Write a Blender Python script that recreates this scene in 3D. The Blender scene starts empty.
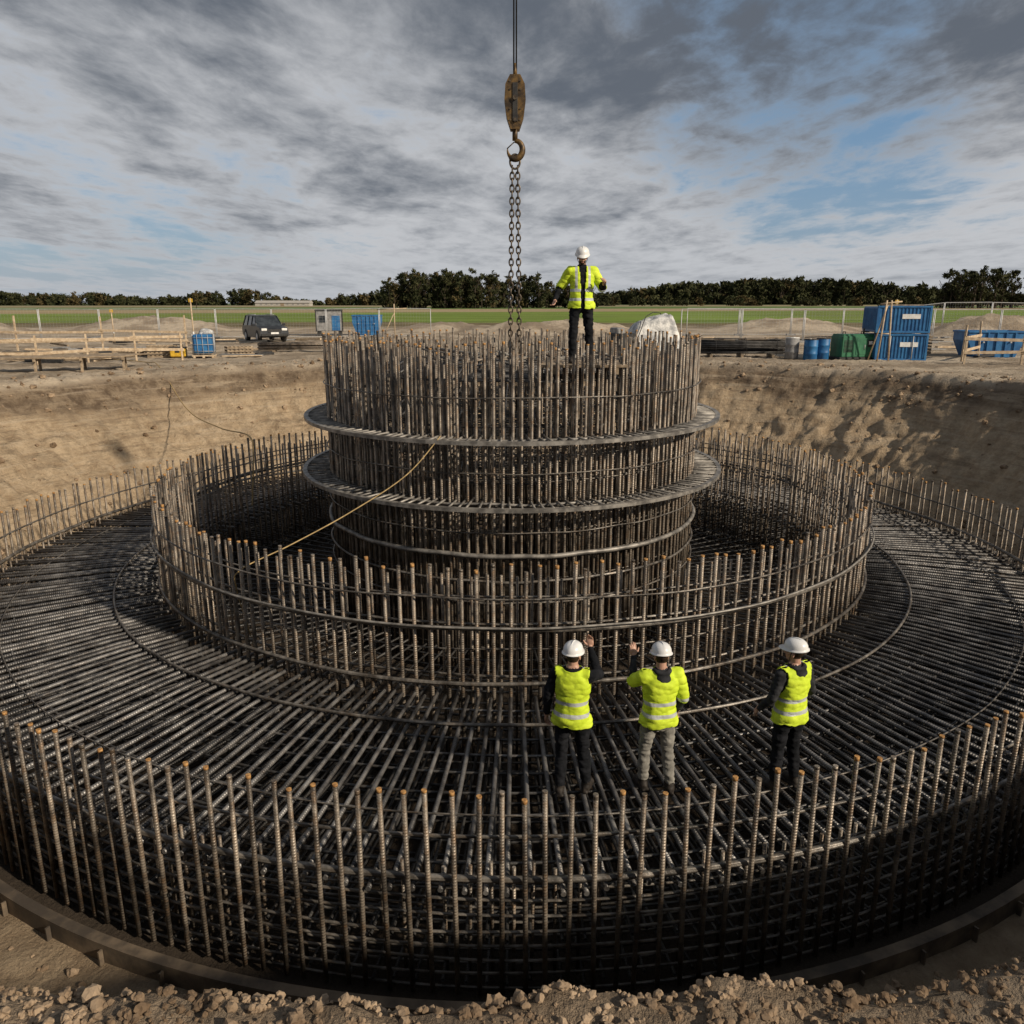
import bpy, bmesh, math, random
import numpy as np
from mathutils import Vector, Matrix, noise, Quaternion
random.seed(7); rng=np.random.default_rng(7)
sc=bpy.context.scene
COL=sc.collection
sc.view_settings.view_transform='Standard'; sc.view_settings.look='None'; sc.view_settings.exposure=0
R=math.radians
# ------------------------------------------------------------ materials
def newmat(name):
    m=bpy.data.materials.new(name); m.use_nodes=True
    nt=m.node_tree; b=nt.nodes['Principled BSDF']; return m,nt,b
def N(nt,t,**k):
    n=nt.nodes.new(t)
    for a,v in k.items(): setattr(n,a,v)
    return n
def math_(nt,op,a,b=None,c=None,clamp=False):
    n=nt.nodes.new('ShaderNodeMath'); n.operation=op; n.use_clamp=clamp
    for i,v in enumerate((a,b,c)):
        if v is None: continue
        if isinstance(v,(int,float)): n.inputs[i].default_value=v
        else: nt.links.new(v,n.inputs[i])
    return n.outputs[0]
def mixc(nt,f,a,b):
    n=nt.nodes.new('ShaderNodeMix'); n.data_type='RGBA'
    if isinstance(f,(int,float)): n.inputs[0].default_value=f
    else: nt.links.new(f,n.inputs[0])
    for i,v in ((6,a),(7,b)):
        if isinstance(v,tuple): n.inputs[i].default_value=(*v[:3],1)
        else: nt.links.new(v,n.inputs[i])
    return n.outputs[2]
def noise_(nt,vec,scale,detail=4,rough=.55,dist=0):
    n=nt.nodes.new('ShaderNodeTexNoise'); n.inputs['Scale'].default_value=scale
    n.inputs['Detail'].default_value=detail; n.inputs['Roughness'].default_value=rough
    n.inputs['Distortion'].default_value=dist
    if vec is not None: nt.links.new(vec,n.inputs['Vector'])
    return n.outputs['Fac']
def ramp_(nt,f,a,b):
    n=nt.nodes.new('ShaderNodeMapRange'); n.interpolation_type='SMOOTHSTEP'
    nt.links.new(f,n.inputs[0]); n.inputs[1].default_value=a; n.inputs[2].default_value=b
    return n.outputs[0]
def bump_(nt,b,h,strength,dist):
    n=nt.nodes.new('ShaderNodeBump'); n.inputs['Strength'].default_value=strength; n.inputs['Distance'].default_value=dist
    nt.links.new(h,n.inputs['Height']); nt.links.new(n.outputs[0],b.inputs['Normal'])
def simple(name,c1,c2,scale=6,rough=.6,metal=0,bump=.3,bd=.01,detail=5,spec=.5):
    m,nt,b=newmat(name); tc=N(nt,'ShaderNodeTexCoord').outputs['Object']
    f=noise_(nt,tc,scale,detail,.6); f2=ramp_(nt,f,.35,.68)
    nt.links.new(mixc(nt,f2,c1,c2),b.inputs['Base Color'])
    b.inputs['Roughness'].default_value=rough; b.inputs['Metallic'].default_value=metal; b.inputs['Specular IOR Level'].default_value=spec
    if bump: bump_(nt,b,noise_(nt,tc,scale*4,4),bump,bd)
    return m
def rebar_mat(name,mode,dark,light,rust,ra=.6,rough=.42):
    m,nt,b=newmat(name); tc=N(nt,'ShaderNodeTexCoord').outputs['Object']
    f=ramp_(nt,noise_(nt,tc,2.3,5,.7),.38,.62)
    g=ramp_(nt,noise_(nt,tc,9,4,.7),.45,.7)
    c=mixc(nt,f,dark,light); c=mixc(nt,math_(nt,'MULTIPLY',g,ra),c,rust)
    s=N(nt,'ShaderNodeSeparateXYZ'); nt.links.new(tc,s.inputs[0])
    # bar-to-bar variation by angular position
    an=math_(nt,'ARCTAN2',s.outputs[1],s.outputs[0]); cc=N(nt,'ShaderNodeCombineXYZ'); nt.links.new(math_(nt,'MULTIPLY',an,48.0),cc.inputs[0])
    wn=noise_(nt,cc.outputs[0],1.0,2,.6); k=math_(nt,'MULTIPLY_ADD',ramp_(nt,wn,.3,.7),.9,.5)
    vm=N(nt,'ShaderNodeVectorMath',operation='SCALE'); nt.links.new(c,vm.inputs[0]); nt.links.new(k,vm.inputs['Scale'])
    nt.links.new(vm.outputs[0],b.inputs['Base Color'])
    b.inputs['Metallic'].default_value=.3; b.inputs['Roughness'].default_value=rough
    if mode=='z': q=s.outputs[2]
    else:
        q=math_(nt,'SQRT',math_(nt,'ADD',math_(nt,'MULTIPLY',s.outputs[0],s.outputs[0]),math_(nt,'MULTIPLY',s.outputs[1],s.outputs[1])))
    w=math_(nt,'SINE',math_(nt,'MULTIPLY',q,190.0))
    h=math_(nt,'ADD',math_(nt,'MULTIPLY',w,.4),noise_(nt,tc,60,3))
    bump_(nt,b,h,.7,.006)
    return m
M={}
M['barz']=rebar_mat('rebar_steel_upright','z',(.07,.060,.050),(.29,.25,.205),(.20,.12,.062),.6)
M['barr']=rebar_mat('rebar_steel_mat','r',(.055,.054,.055),(.19,.185,.18),(.11,.085,.065),.4,.36)
M['barlow']=rebar_mat('rebar_steel_shaded','r',(.025,.024,.024),(.08,.078,.076),(.05,.04,.03),.4)  # shade below the mat put into a darker steel colour; rebar bundle reuses it
M['hoop']=rebar_mat('rebar_steel_hoop','z',(.06,.055,.050),(.20,.185,.165),(.14,.095,.058),.45)
M['tip']=simple('rusty_tip',(.26,.13,.045),(.52,.29,.10),30,.75,0,.3,.005)
M['flat']=simple('mill_steel',(.12,.113,.105),(.34,.32,.29),5,.5,.3,.3,.004)
M['form']=simple('formwork_steel',(.06,.048,.037),(.19,.145,.10),2.2,.7,.1,.4,.01)
M['wood']=simple('sawn_timber',(.38,.28,.18),(.58,.47,.33),7,.75,0,.3,.005)
M['woodd']=simple('weathered_timber',(.18,.135,.09),(.36,.28,.19),7,.8,0,.3,.005)
M['blue']=simple('blue_paint',(.012,.10,.27),(.03,.17,.38),3,.5,0,.15,.01)
M['green']=simple('green_paint',(.01,.10,.05),(.03,.17,.08),3,.5,0,.15,.01)
M['white']=simple('white_paint',(.62,.63,.62),(.8,.8,.78),6,.45,0,.05,.003)
M['grey']=simple('grey_paint',(.18,.18,.18),(.30,.30,.30),5,.6,.0,.1,.004)
M['black']=simple('black_rubber',(.012,.012,.013),(.035,.035,.035),12,.7,0,.2,.004)
M['yellow']=simple('yellow_paint',(.50,.30,.02),(.68,.43,.04),8,.5,0,.1,.004)
M['hook']=simple('worn_hook_paint',(.04,.028,.018),(.20,.12,.04),6,.5,.4,.3,.006)
M['chain']=simple('chain_steel',(.05,.04,.032),(.16,.13,.095),14,.45,.6,.2,.003)
M['galv']=simple('galvanised_steel',(.4,.41,.42),(.55,.56,.56),6,.5,.2,.05,.003)
M['carpaint']=simple('car_paint',(.02,.023,.028),(.04,.043,.05),3,.3,.3,0)
M['glass']=simple('dark_glass',(.02,.025,.03),(.05,.06,.07),3,.12,0,0)
M['lamp']=simple('headlamp',(.7,.7,.68),(.85,.85,.8),10,.2,0,0)
M['rope']=simple('yellow_hose',(.30,.21,.09),(.46,.33,.15),12,.7,0,.1,.003)
M['tarp']=simple('tarpaulin',(.30,.31,.32),(.72,.72,.70),3.5,.6,0,.6,.05)
M['clod']=simple('soil_clod',(.14,.097,.062),(.38,.285,.195),3,.95,0,.8,.02,spec=.15)
M['leaf']=simple('tree_foliage',(.022,.028,.013),(.065,.066,.03),.25,.9,0,0,spec=.1)
M['leaf2']=simple('autumn_foliage',(.05,.042,.02),(.11,.085,.038),.3,.9,0,0,spec=.1)
M['bark']=simple('tree_bark',(.03,.022,.015),(.07,.05,.035),2,.9,0,.3,.03)
M['wall']=simple('render_wall',(.34,.32,.29),(.45,.43,.39),1,.8,0,.1,.01)
M['skin']=simple('skin',(.42,.24,.17),(.50,.30,.22),14,.5,0,.1,.001)
M['hair']=simple('hair',(.02,.013,.008),(.05,.03,.018),60,.7,0,.5,.003,spec=.2)
M['lip']=simple('lips',(.30,.12,.10),(.34,.15,.12),20,.5,0,0)
M['eye']=simple('eye',(.02,.015,.01),(.05,.03,.02),20,.2,0,0)
M['navy']=simple('dark_workwear',(.007,.008,.010),(.017,.018,.022),9,.95,0,.5,.008,spec=.12)
M['gtrs']=simple('grey_trousers',(.17,.165,.15),(.28,.27,.245),9,.9,0,.5,.008,spec=.15)
M['dgrey']=simple('charcoal_jacket',(.02,.021,.024),(.045,.047,.052),9,.92,0,.5,.008,spec=.15)
M['boot']=simple('boot_leather',(.012,.01,.009),(.04,.033,.028),14,.6,0,.3,.004,spec=.3)
M['helmet']=simple('helmet_shell',(.68,.69,.70),(.78,.78,.77),5,.3,0,0)
def vest_mat():
    m,nt,b=newmat('hi_vis_vest'); tc=N(nt,'ShaderNodeTexCoord').outputs['Object']
    s=N(nt,'ShaderNodeSeparateXYZ'); nt.links.new(tc,s.inputs[0]); x,y,z=s.outputs
    def band(q,c,w): return math_(nt,'LESS_THAN',math_(nt,'ABSOLUTE',math_(nt,'SUBTRACT',q,c)),w)
    k=math_(nt,'MAXIMUM',band(z,1.0,.022),band(z,1.14,.022))
    v=math_(nt,'MULTIPLY',band(math_(nt,'ABSOLUTE',x),.105,.020),math_(nt,'GREATER_THAN',z,1.14))
    v=math_(nt,'MULTIPLY',v,math_(nt,'GREATER_THAN',y,-.01))
    k=math_(nt,'MAXIMUM',k,v)
    base=mixc(nt,ramp_(nt,noise_(nt,tc,7,4),.3,.7),(.50,.66,.02),(.66,.82,.05))
    nt.links.new(mixc(nt,k,base,(.46,.49,.49)),b.inputs['Base Color'])
    nt.links.new(math_(nt,'MULTIPLY_ADD',k,-.35,.75),b.inputs['Roughness'])
    bump_(nt,b,noise_(nt,tc,11,4),.6,.014)
    return m
M['vest']=vest_mat()

# ------------------------------------------------------------ mesh builder
class MB:
    def __init__(s): s.v=[];s.f=[];s.m=[];s.sm=[];s.mats=[]
    def mi(s,k):
        if k not in s.mats: s.mats.append(k)
        return s.mats.index(k)
    def add(s,vs,fs,k,smooth=False):
        o=len(s.v); s.v.extend([tuple(map(float,p)) for p in vs]); i=s.mi(k)
        for f in fs: s.f.append(tuple(o+j for j in f)); s.m.append(i); s.sm.append(smooth)
    def box(s,c,size,k,rz=0,rx=0,ry=0,taper=1.0,bev=0.0):
        hx,hy,hz=size[0]/2,size[1]/2,size[2]/2
        bv=min(bev,hx*.4,hy*.4,hz*.4)
        mt=Matrix.Rotation(rz,3,'Z')@Matrix.Rotation(ry,3,'Y')@Matrix.Rotation(rx,3,'X')
        c=Vector(c)
        if bv<=0:
            vs=[]
            for z in(-1,1):
                t=taper if z>0 else 1
                for x,y in((-1,-1),(1,-1),(1,1),(-1,1)): vs.append(c+mt@Vector((x*hx*t,y*hy*t,z*hz)))
            s.add(vs,[(3,2,1,0),(4,5,6,7),(0,1,5,4),(1,2,6,5),(2,3,7,6),(3,0,4,7)],k)
        else:
            vs=[];L=[(-hz,bv),(-hz+bv,0),(hz-bv,0),(hz,bv)]
            for z,i in L:
                t=1+(taper-1)*(z+hz)/(2*hz)
                a,b_=hx*t-i,hy*t-i
                for x,y in((-a+bv,-b_),(a-bv,-b_),(a,-b_+bv),(a,b_-bv),(a-bv,b_),(-a+bv,b_),(-a,b_-bv),(-a,-b_+bv)):
                    vs.append(c+mt@Vector((x,y,z)))
            fs=[tuple(range(7,-1,-1)),tuple(range(24,32))]
            for l in range(3):
                for i in range(8): j=(i+1)%8; fs.append((l*8+i,l*8+j,l*8+8+j,l*8+8+i))
            s.add(vs,fs,k)
    def bar(s,a,b,r,k,n=6,r2=None,cap=True,smooth=True):
        a=Vector(a);b=Vector(b);d=(b-a)
        if d.length<1e-6:return
        d.normalize(); u=d.orthogonal().normalized(); w=d.cross(u); r2=r if r2 is None else r2
        vs=[];cs=[(math.cos(2*math.pi*i/n),math.sin(2*math.pi*i/n)) for i in range(n)]
        for p,q in((a,r),(b,r2)):
            for c,t in cs: vs.append(p+(u*c+w*t)*q)
        s.add(vs,[(i,(i+1)%n,n+(i+1)%n,n+i) for i in range(n)],k,smooth)
        if cap:
            o=len(s.v)-2*n; i=s.mi(k)
            s.f.append(tuple(o+j for j in range(n-1,-1,-1))); s.m.append(i); s.sm.append(False)
            s.f.append(tuple(o+n+j for j in range(n))); s.m.append(i); s.sm.append(False)
    def path(s,pts,r,k,n=8,closed=False):
        pts=[Vector(p) for p in pts]; L=len(pts); vs=[];u=None
        for i,p in enumerate(pts):
            if closed: d=pts[(i+1)%L]-pts[i-1]
            else: d=pts[min(i+1,L-1)]-pts[max(i-1,0)]
            d.normalize()
            if u is None: u=d.orthogonal().normalized()
            else: u=(u-d*u.dot(d)).normalized()
            w=d.cross(u); q=r[i] if isinstance(r,(list,tuple)) else r
            for j in range(n):
                t=2*math.pi*j/n; vs.append(p+(u*math.cos(t)+w*math.sin(t))*q)
        fs=[]
        for i in range(L if closed else L-1):
            a=i*n;b=((i+1)%L)*n
            for j in range(n): fs.append((a+j,a+(j+1)%n,b+(j+1)%n,b+j))
        s.add(vs,fs,k,True)
        if not closed: s.f+= [tuple(len(s.v)-L*n+j for j in range(n-1,-1,-1)),tuple(len(s.v)-n+j for j in range(n))]; s.m+=[s.mi(k)]*2; s.sm+=[False]*2
    def ring(s,Rr,z,r,k,seg=260,n=6,wob=.012):
        o=random.random()*50; vs=[]
        for i in range(seg):
            t=2*math.pi*i/seg
            rr=Rr+wob*noise.noise(Vector((math.cos(t)*4+o,math.sin(t)*4,z)))*2; zz=z+wob*noise.noise(Vector((math.cos(t)*5,math.sin(t)*5+o,z)))*2
            for j in range(n):
                q=2*math.pi*j/n; q_=rr+r*math.cos(q); vs.append((q_*math.cos(t),q_*math.sin(t),zz+r*math.sin(q)))
        fs=[]
        for i in range(seg):
            a=i*n;b=((i+1)%seg)*n
            for j in range(n): fs.append((a+j,b+j,b+(j+1)%n,a+(j+1)%n))
        s.add(vs,fs,k,True)
    def annulus(s,prof,k,seg=240):
        vs=[];n=len(prof)
        for i in range(seg):
            t=2*math.pi*i/seg
            for rr,z in prof: vs.append((rr*math.cos(t),rr*math.sin(t),z))
        fs=[]
        for i in range(seg):
            a=i*n;b_=((i+1)%seg)*n
            for j in range(n): fs.append((a+j,a+(j+1)%n,b_+(j+1)%n,b_+j))
        s.add(vs,fs,k)
    def sphere(s,c,r,k,n=12,m=8,rot=None):
        rx,ry,rz=(r,r,r) if isinstance(r,(int,float)) else r
        c=Vector(c); vs=[Vector((0,0,rz))]
        for i in range(1,m):
            p=math.pi*i/m
            for j in range(n):
                t=2*math.pi*j/n; vs.append(Vector((rx*math.sin(p)*math.cos(t),ry*math.sin(p)*math.sin(t),rz*math.cos(p))))
        vs.append(Vector((0,0,-rz)))
        if rot is not None: vs=[rot@v for v in vs]
        vs=[c+v for v in vs]; fs=[]
        for j in range(n): fs.append((0,1+j,1+(j+1)%n)); e=1+(m-2)*n; fs.append((len(vs)-1,e+(j+1)%n,e+j))
        for i in range(m-2):
            a=1+i*n;b=a+n
            for j in range(n): fs.append((a+j,b+j,b+(j+1)%n,a+(j+1)%n))
        s.add(vs,fs,k,True)
    def loft(s,secs,k,n=20,power=2.0):
        vs=[]
        for z,cx,cy,rx,ry in secs:
            for j in range(n):
                t=2*math.pi*j/n; c,d=math.cos(t),math.sin(t)
                e=2/power; x=math.copysign(abs(c)**e,c)*rx; y=math.copysign(abs(d)**e,d)*ry
                vs.append((cx+x,cy+y,z))
        L=len(secs); fs=[tuple(range(n-1,-1,-1)),tuple((L-1)*n+j for j in range(n))]
        for i in range(L-1):
            for j in range(n): fs.append((i*n+j,i*n+(j+1)%n,(i+1)*n+(j+1)%n,(i+1)*n+j))
        s.add(vs,fs,k,True)
    def obj(s,name,parent=None,loc=None,rz=0):
        me=bpy.data.meshes.new(name); me.from_pydata(s.v,[],s.f)
        for k in s.mats: me.materials.append(M[k])
        me.polygons.foreach_set('material_index',s.m); me.polygons.foreach_set('use_smooth',s.sm); me.update()
        ob=bpy.data.objects.new(name,me); COL.objects.link(ob)
        if parent: ob.parent=parent
        if loc is not None: ob.location=loc
        ob.rotation_euler[2]=rz
        return ob
def empty(name,loc=(0,0,0),rz=0):
    e=bpy.data.objects.new(name,None); COL.objects.link(e); e.location=loc; e.rotation_euler[2]=rz; return e
def sstep(a,b,x):
    t=min(1,max(0,(x-a)/(b-a))); return t*t*(3-2*t)

# ------------------------------------------------------------ terrain
ZG=2.85; ZB=-1.35
def rims(th):
    s=(math.sin(th)+1)/2
    return 12.35+.9*s, 15.04+4.0*s
def gz(x,y):
    r=math.hypot(x,y); th=math.atan2(y,x)
    rb,rt=rims(th)
    c,s=math.cos(th),math.sin(th)
    rt+=.35*noise.noise(Vector((c*4,s*4,3)))*(1 if s>-.6 else .2)
    if s<-.8: rt+=.07*noise.noise(Vector((c*14,s*3,8)))+.05*noise.noise(Vector((c*40,s*3,8)))
    t=(r-rb)/(rt-rb)
    if t<=0: base=ZB
    elif t>=1: base=ZG
    else:
        tt=t+.06*math.sin(t*math.pi*2)
        base=ZB+(ZG-ZB)*(tt*.75+.25*sstep(0,1,t))
    k=math.exp(-((t-.5)/.5)**2) if r<24 else 0
    n=0
    if r>11.2:
        p=Vector((x,y,0))
        n+=.10*noise.fractal(p*.9,1,2,4)*min(1,max(0.25,k+ .25))
        if k>.02:
            n+=k*.09*noise.noise(Vector((c*45,s*45,t*1.2)))+k*.06*noise.noise(Vector((c*120,s*120,t*2)))+k*.18*noise.fractal(Vector((x*1.2,y*1.2,t*6)),1,2,4)
            n+=k*.05*noise.fractal(Vector((x*4,y*4,t*9)),1,2,3)
        if r<45 and t>.9: n+=.06*noise.fractal(p*2.3,1,2,3)
        if 13.5<r<24 : n+=.05*max(0,noise.fractal(p*6,1,2,2))
    if r>60: n*=.6
    z=base+n
    for hx,hy,hr,hh in ((1.5,52,7,.9),(7,54,5,.8),(-6,56,6,.8),(36,44,6,1.7),(43,50,6,1.5),(-34,60,9,1.2),(26,60,8,1.1),(-48,52,8,1.2)):
        d=math.hypot(x-hx,(y-hy)*1.4)/hr
        if d<1: z+=hh*(1-d*d)**1.5*(1+.35*noise.fractal(Vector((x,y,5))*.8,1,2,3))
    return z
radii=list(np.linspace(0,11,8))+list(np.arange(11.2,21,.1))+list(np.arange(21,32,.4))
r=32
while r<6000: radii.append(r); r*=1.045 if r>90 else 1.022
NT=1000
verts=[];faces=[]
for rr in radii:
    for j in range(NT):
        t=2*math.pi*j/NT; x,y=rr*math.cos(t),rr*math.sin(t); verts.append((x,y,gz(x,y)))
for i in range(len(radii)-1):
    for j in range(NT):
        faces.append((i*NT+j,(i+1)*NT+j,(i+1)*NT+(j+1)%NT,i*NT+(j+1)%NT))
me=bpy.data.meshes.new('ground'); me.from_pydata(verts,[],faces); me.update()
me.polygons.foreach_set('use_smooth',[True]*len(faces))
ground=bpy.data.objects.new('ground',me); COL.objects.link(ground)
m,nt,b=newmat('ground_soil_and_fields')
pos=N(nt,'ShaderNodeNewGeometry').outputs['Position']
s=N(nt,'ShaderNodeSeparateXYZ'); nt.links.new(pos,s.inputs[0]); X,Y,Z=s.outputs
rad=math_(nt,'SQRT',math_(nt,'ADD',math_(nt,'MULTIPLY',X,X),math_(nt,'MULTIPLY',Y,Y)))
n1=noise_(nt,pos,.35,6,.6); n2=noise_(nt,pos,2.5,8,.7); n3=noise_(nt,pos,14,6,.7)
tan_=mixc(nt,ramp_(nt,n2,.3,.7),(.34,.25,.16),(.56,.44,.30))
tan_=mixc(nt,math_(nt,'MULTIPLY',ramp_(nt,n3,.5,.75),.5),tan_,(.20,.15,.10))
top=mixc(nt,ramp_(nt,n2,.35,.65),(.13,.092,.062),(.31,.24,.165))
zz=math_(nt,'ADD',Z,math_(nt,'MULTIPLY',math_(nt,'SUBTRACT',n1,.5),2.6))
zz=math_(nt,'ADD',zz,math_(nt,'MULTIPLY',math_(nt,'SUBTRACT',n2,.5),.9))
bank=mixc(nt,ramp_(nt,zz,1.55,2.15),tan_,top)
ang=math_(nt,'ARCTAN2',Y,X)
cv=N(nt,'ShaderNodeCombineXYZ'); nt.links.new(math_(nt,'MULTIPLY',ang,28),cv.inputs[0]); nt.links.new(math_(nt,'MULTIPLY',Z,.7),cv.inputs[1])
st=noise_(nt,cv.outputs[0],1.5,6,.7)
bank=mixc(nt,math_(nt,'MULTIPLY',ramp_(nt,st,.48,.7),.35),bank,(.17,.13,.09))
cz=N(nt,'ShaderNodeCombineXYZ'); nt.links.new(math_(nt,'MULTIPLY',ang,5),cz.inputs[0]); nt.links.new(math_(nt,'MULTIPLY',Z,6),cz.inputs[1])
ly=noise_(nt,cz.outputs[0],1.0,6,.65)
bank=mixc(nt,math_(nt,'MULTIPLY',ramp_(nt,ly,.52,.64),.45),bank,(.52,.43,.32))
bank=mixc(nt,math_(nt,'MULTIPLY',ramp_(nt,ly,.47,.36),.4),bank,(.15,.11,.075))
site=mixc(nt,ramp_(nt,n1,.4,.6),(.31,.25,.185),(.54,.455,.35))
site=mixc(nt,math_(nt,'MULTIPLY',ramp_(nt,n2,.45,.7),.5),site,(.20,.155,.11))
c=mixc(nt,ramp_(nt,Z,2.5,2.8),bank,site)
near=math_(nt,'MULTIPLY',ramp_(nt,math_(nt,'MULTIPLY',Y,-1),11,13),.55); c=mixc(nt,near,c,mixc(nt,ramp_(nt,n3,.35,.65),(.15,.105,.068),(.33,.245,.165)))
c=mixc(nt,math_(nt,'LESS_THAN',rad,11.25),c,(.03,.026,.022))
wet=math_(nt,'SUBTRACT',1,ramp_(nt,rad,11.6,13.2)); c=mixc(nt,math_(nt,'MULTIPLY',wet,.35),c,(.13,.095,.065))
edge=math_(nt,'ADD',Y,math_(nt,'MULTIPLY',math_(nt,'SUBTRACT',noise_(nt,pos,.05,4),.5),30))
fn=noise_(nt,pos,.02,5)
cr=N(nt,'ShaderNodeCombineXYZ'); nt.links.new(math_(nt,'MULTIPLY',X,.015),cr.inputs[0]); nt.links.new(math_(nt,'MULTIPLY',Y,.12),cr.inputs[1])
rows=noise_(nt,cr.outputs[0],1,5,.6)
grass=mixc(nt,ramp_(nt,rows,.35,.65),(.105,.165,.025),(.22,.31,.055))
grass=mixc(nt,math_(nt,'MULTIPLY',ramp_(nt,fn,.45,.65),.5),grass,(.16,.17,.055))
stub=mixc(nt,ramp_(nt,rows,.35,.65),(.28,.22,.125),(.40,.32,.19))
scrub=mixc(nt,ramp_(nt,n1,.4,.6),(.12,.10,.055),(.22,.175,.095))
c=mixc(nt,ramp_(nt,edge,62,74),c,scrub)
c=mixc(nt,ramp_(nt,edge,84,92),c,grass)
far=math_(nt,'ADD',Y,math_(nt,'MULTIPLY',X,-.35))
c=mixc(nt,ramp_(nt,far,215,220),c,stub)
c=mixc(nt,ramp_(nt,far,330,340),c,(.10,.16,.04))
c=mixc(nt,ramp_(nt,far,520,530),c,(.26,.22,.13))
c=mixc(nt,ramp_(nt,far,900,930),c,(.09,.12,.05))
nt.links.new(c,b.inputs['Base Color']); b.inputs['Roughness'].default_value=.95
b.inputs['Specular IOR Level'].default_value=.2
hh=math_(nt,'ADD',n2,math_(nt,'MULTIPLY',n3,.45)); hh=math_(nt,'ADD',hh,math_(nt,'MULTIPLY',noise_(nt,pos,45,4,.7),.18))
hh=math_(nt,'ADD',hh,math_(nt,'MULTIPLY',st,.5)); hh=math_(nt,'ADD',hh,math_(nt,'MULTIPLY',ly,.7))
bump_(nt,b,hh,1.0,.17)
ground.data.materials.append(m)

def clods(name,pts,sizes,mat):
    bm=bmesh.new(); bmesh.ops.create_icosphere(bm,subdivisions=2,radius=1)
    bv=np.array([v.co[:] for v in bm.verts]); bf=np.array([[v.index for v in f.verts] for f in bm.faces]); bm.free()
    variants=[]
    for k in range(18):
        o=Vector((k*9.1,3,1)); d=np.array([1+.55*noise.noise(Vector(p)*1.3+o)+.38*noise.noise(Vector(p)*3+o) for p in bv])
        v=bv*d[:,None]*np.array([1,.75+.35*random.random(),.55+.35*random.random()]); variants.append(v)
    n=len(pts); allv=np.empty((n,len(bv),3)); 
    for i in range(n):
        a=rng.random()*6.28; cs,sn=math.cos(a),math.sin(a); v=variants[i%18]*sizes[i]
        allv[i,:,0]=v[:,0]*cs-v[:,1]*sn+pts[i][0]; allv[i,:,1]=v[:,0]*sn+v[:,1]*cs+pts[i][1]; allv[i,:,2]=v[:,2]+pts[i][2]
    F=(bf[None]+(np.arange(n)*len(bv))[:,None,None]).reshape(-1,3)
    me=bpy.data.meshes.new(name); me.from_pydata(allv.reshape(-1,3).tolist(),[],F.tolist()); me.materials.append(M[mat]); me.update()
    ob=bpy.data.objects.new(name,me); COL.objects.link(ob); return ob
pts=[];sz=[]
for i in range(10500):
    th=R(-90)+random.uniform(-.21,.21); rr=random.uniform(14.3,15.6); x,y=rr*math.cos(th),rr*math.sin(th)
    q=.005+.017*random.random()**2.3+(.025*random.random() if random.random()<.018 else 0)
    pts.append((x,y,gz(x,y)+q*.1)); sz.append(q)
for i in range(5200):
    th=random.uniform(0,2*math.pi); rb,rt=rims(th); u=random.random()
    rr=random.uniform(rb-.9,rb+.8) if u<.4 else (random.uniform(rt-1.2,rt+1.5) if u<.8 else random.uniform(rb,rt))
    x,y=rr*math.cos(th),rr*math.sin(th)
    if y<-12 and u>=.4: continue
    q=.02+.09*random.random()**4
    pts.append((x,y,gz(x,y)+q*.2)); sz.append(q)
clods('soil_clods',pts,sz,'clod')

# ------------------------------------------------------------ rebar cage
cage=empty('foundation_rebar_cage')
def uprights(mb,Rr,n,z0,z1,r,jr=.012,jz=.05,tip=True,off=0,lean=.02):
    for i in range(n):
        t=2*math.pi*(i+off+random.uniform(-.13,.13))/n; rr=Rr+random.uniform(-jr,jr); zt=z1+random.uniform(-jz,jz)
        t2=t+random.uniform(-lean,lean)/Rr; r2=rr+random.uniform(-lean,lean)
        a=(rr*math.cos(t),rr*math.sin(t),z0); bb=(r2*math.cos(t2),r2*math.sin(t2),zt)
        mb.bar(a,bb,r,'barz',7)
        if tip:
            d=(Vector(bb)-Vector(a)).normalized(); rk=r*1.03
            mb.bar(Vector(bb)-d*random.uniform(.01,.05),Vector(bb)+d*.004,rk,'tip' if random.random()<.6 else 'barz',7)
RO,RM,RP=10.96,7.3,3.9
def mz(rr): return -.13*sstep(8.3,10.9,rr)
mb=MB()
uprights(mb,RO,310,ZB+.05,.94,.026,jz=.07,lean=.03)
uprights(mb,RO-.24,310,ZB+.05,.0,.020,tip=False,off=.5)
for z in np.arange(-1.28,-.15,.17): 
    mb.ring(RO-.045,z,.016,'hoop',seg=320,wob=.02); mb.ring(RO-.28,z+.08,.014,'hoop',seg=320,wob=.02)
mb.ring(RO-.06,-.02,.036,'hoop',seg=320); mb.ring(RO-.06,.46,.018,'hoop',seg=320,wob=.02)
mb.obj('cage_wall_perimeter',cage)
mb=MB()
uprights(mb,RM,215,ZB+.05,1.9,.027,jz=.07,lean=.03)
uprights(mb,RM-.26,215,ZB+.05,1.68,.020,tip=False,off=.5)
for z,r in ((1.46,.014),(1.02,.032),(.22,.030),(-.4,.018),(-1.0,.018)): mb.ring(RM+.05,z,r,'hoop')
for z,r in ((1.40,.014),(1.0,.02),(.62,.012),(.22,.02)): mb.ring(RM-.21,z,r,'hoop')
mb.ring(RM+.105,1.07,.018,'flat')
mb.obj('cage_wall_middle',cage)
mb=MB()
uprights(mb,RP,156,ZB+.05,4.62,.026,jz=.09,lean=.025)
uprights(mb,RP-.22,150,ZB+.05,4.42,.024,tip=False,off=.5,jz=.1)
uprights(mb,RP-.5,130,ZB+.05,4.3,.024,tip=False,off=.2,jz=.1)
uprights(mb,RP-.85,80,ZB+.05,4.5,.018,tip=True,off=.3,jz=.12,lean=.04)
for z in np.arange(-.9,3.0,.45): mb.ring(RP-.17,z+.03,.011,'hoop',seg=160)
for z,r in ((3.0,.03),(2.45,.012),(1.85,.03),(1.40,.014),(.5,.026),(.1,.018),(3.75,.012)): mb.ring(RP+.055,z,r,'hoop',seg=200)
mb.ring(RP+.07,.98,.045,'flat',seg=200)
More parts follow.
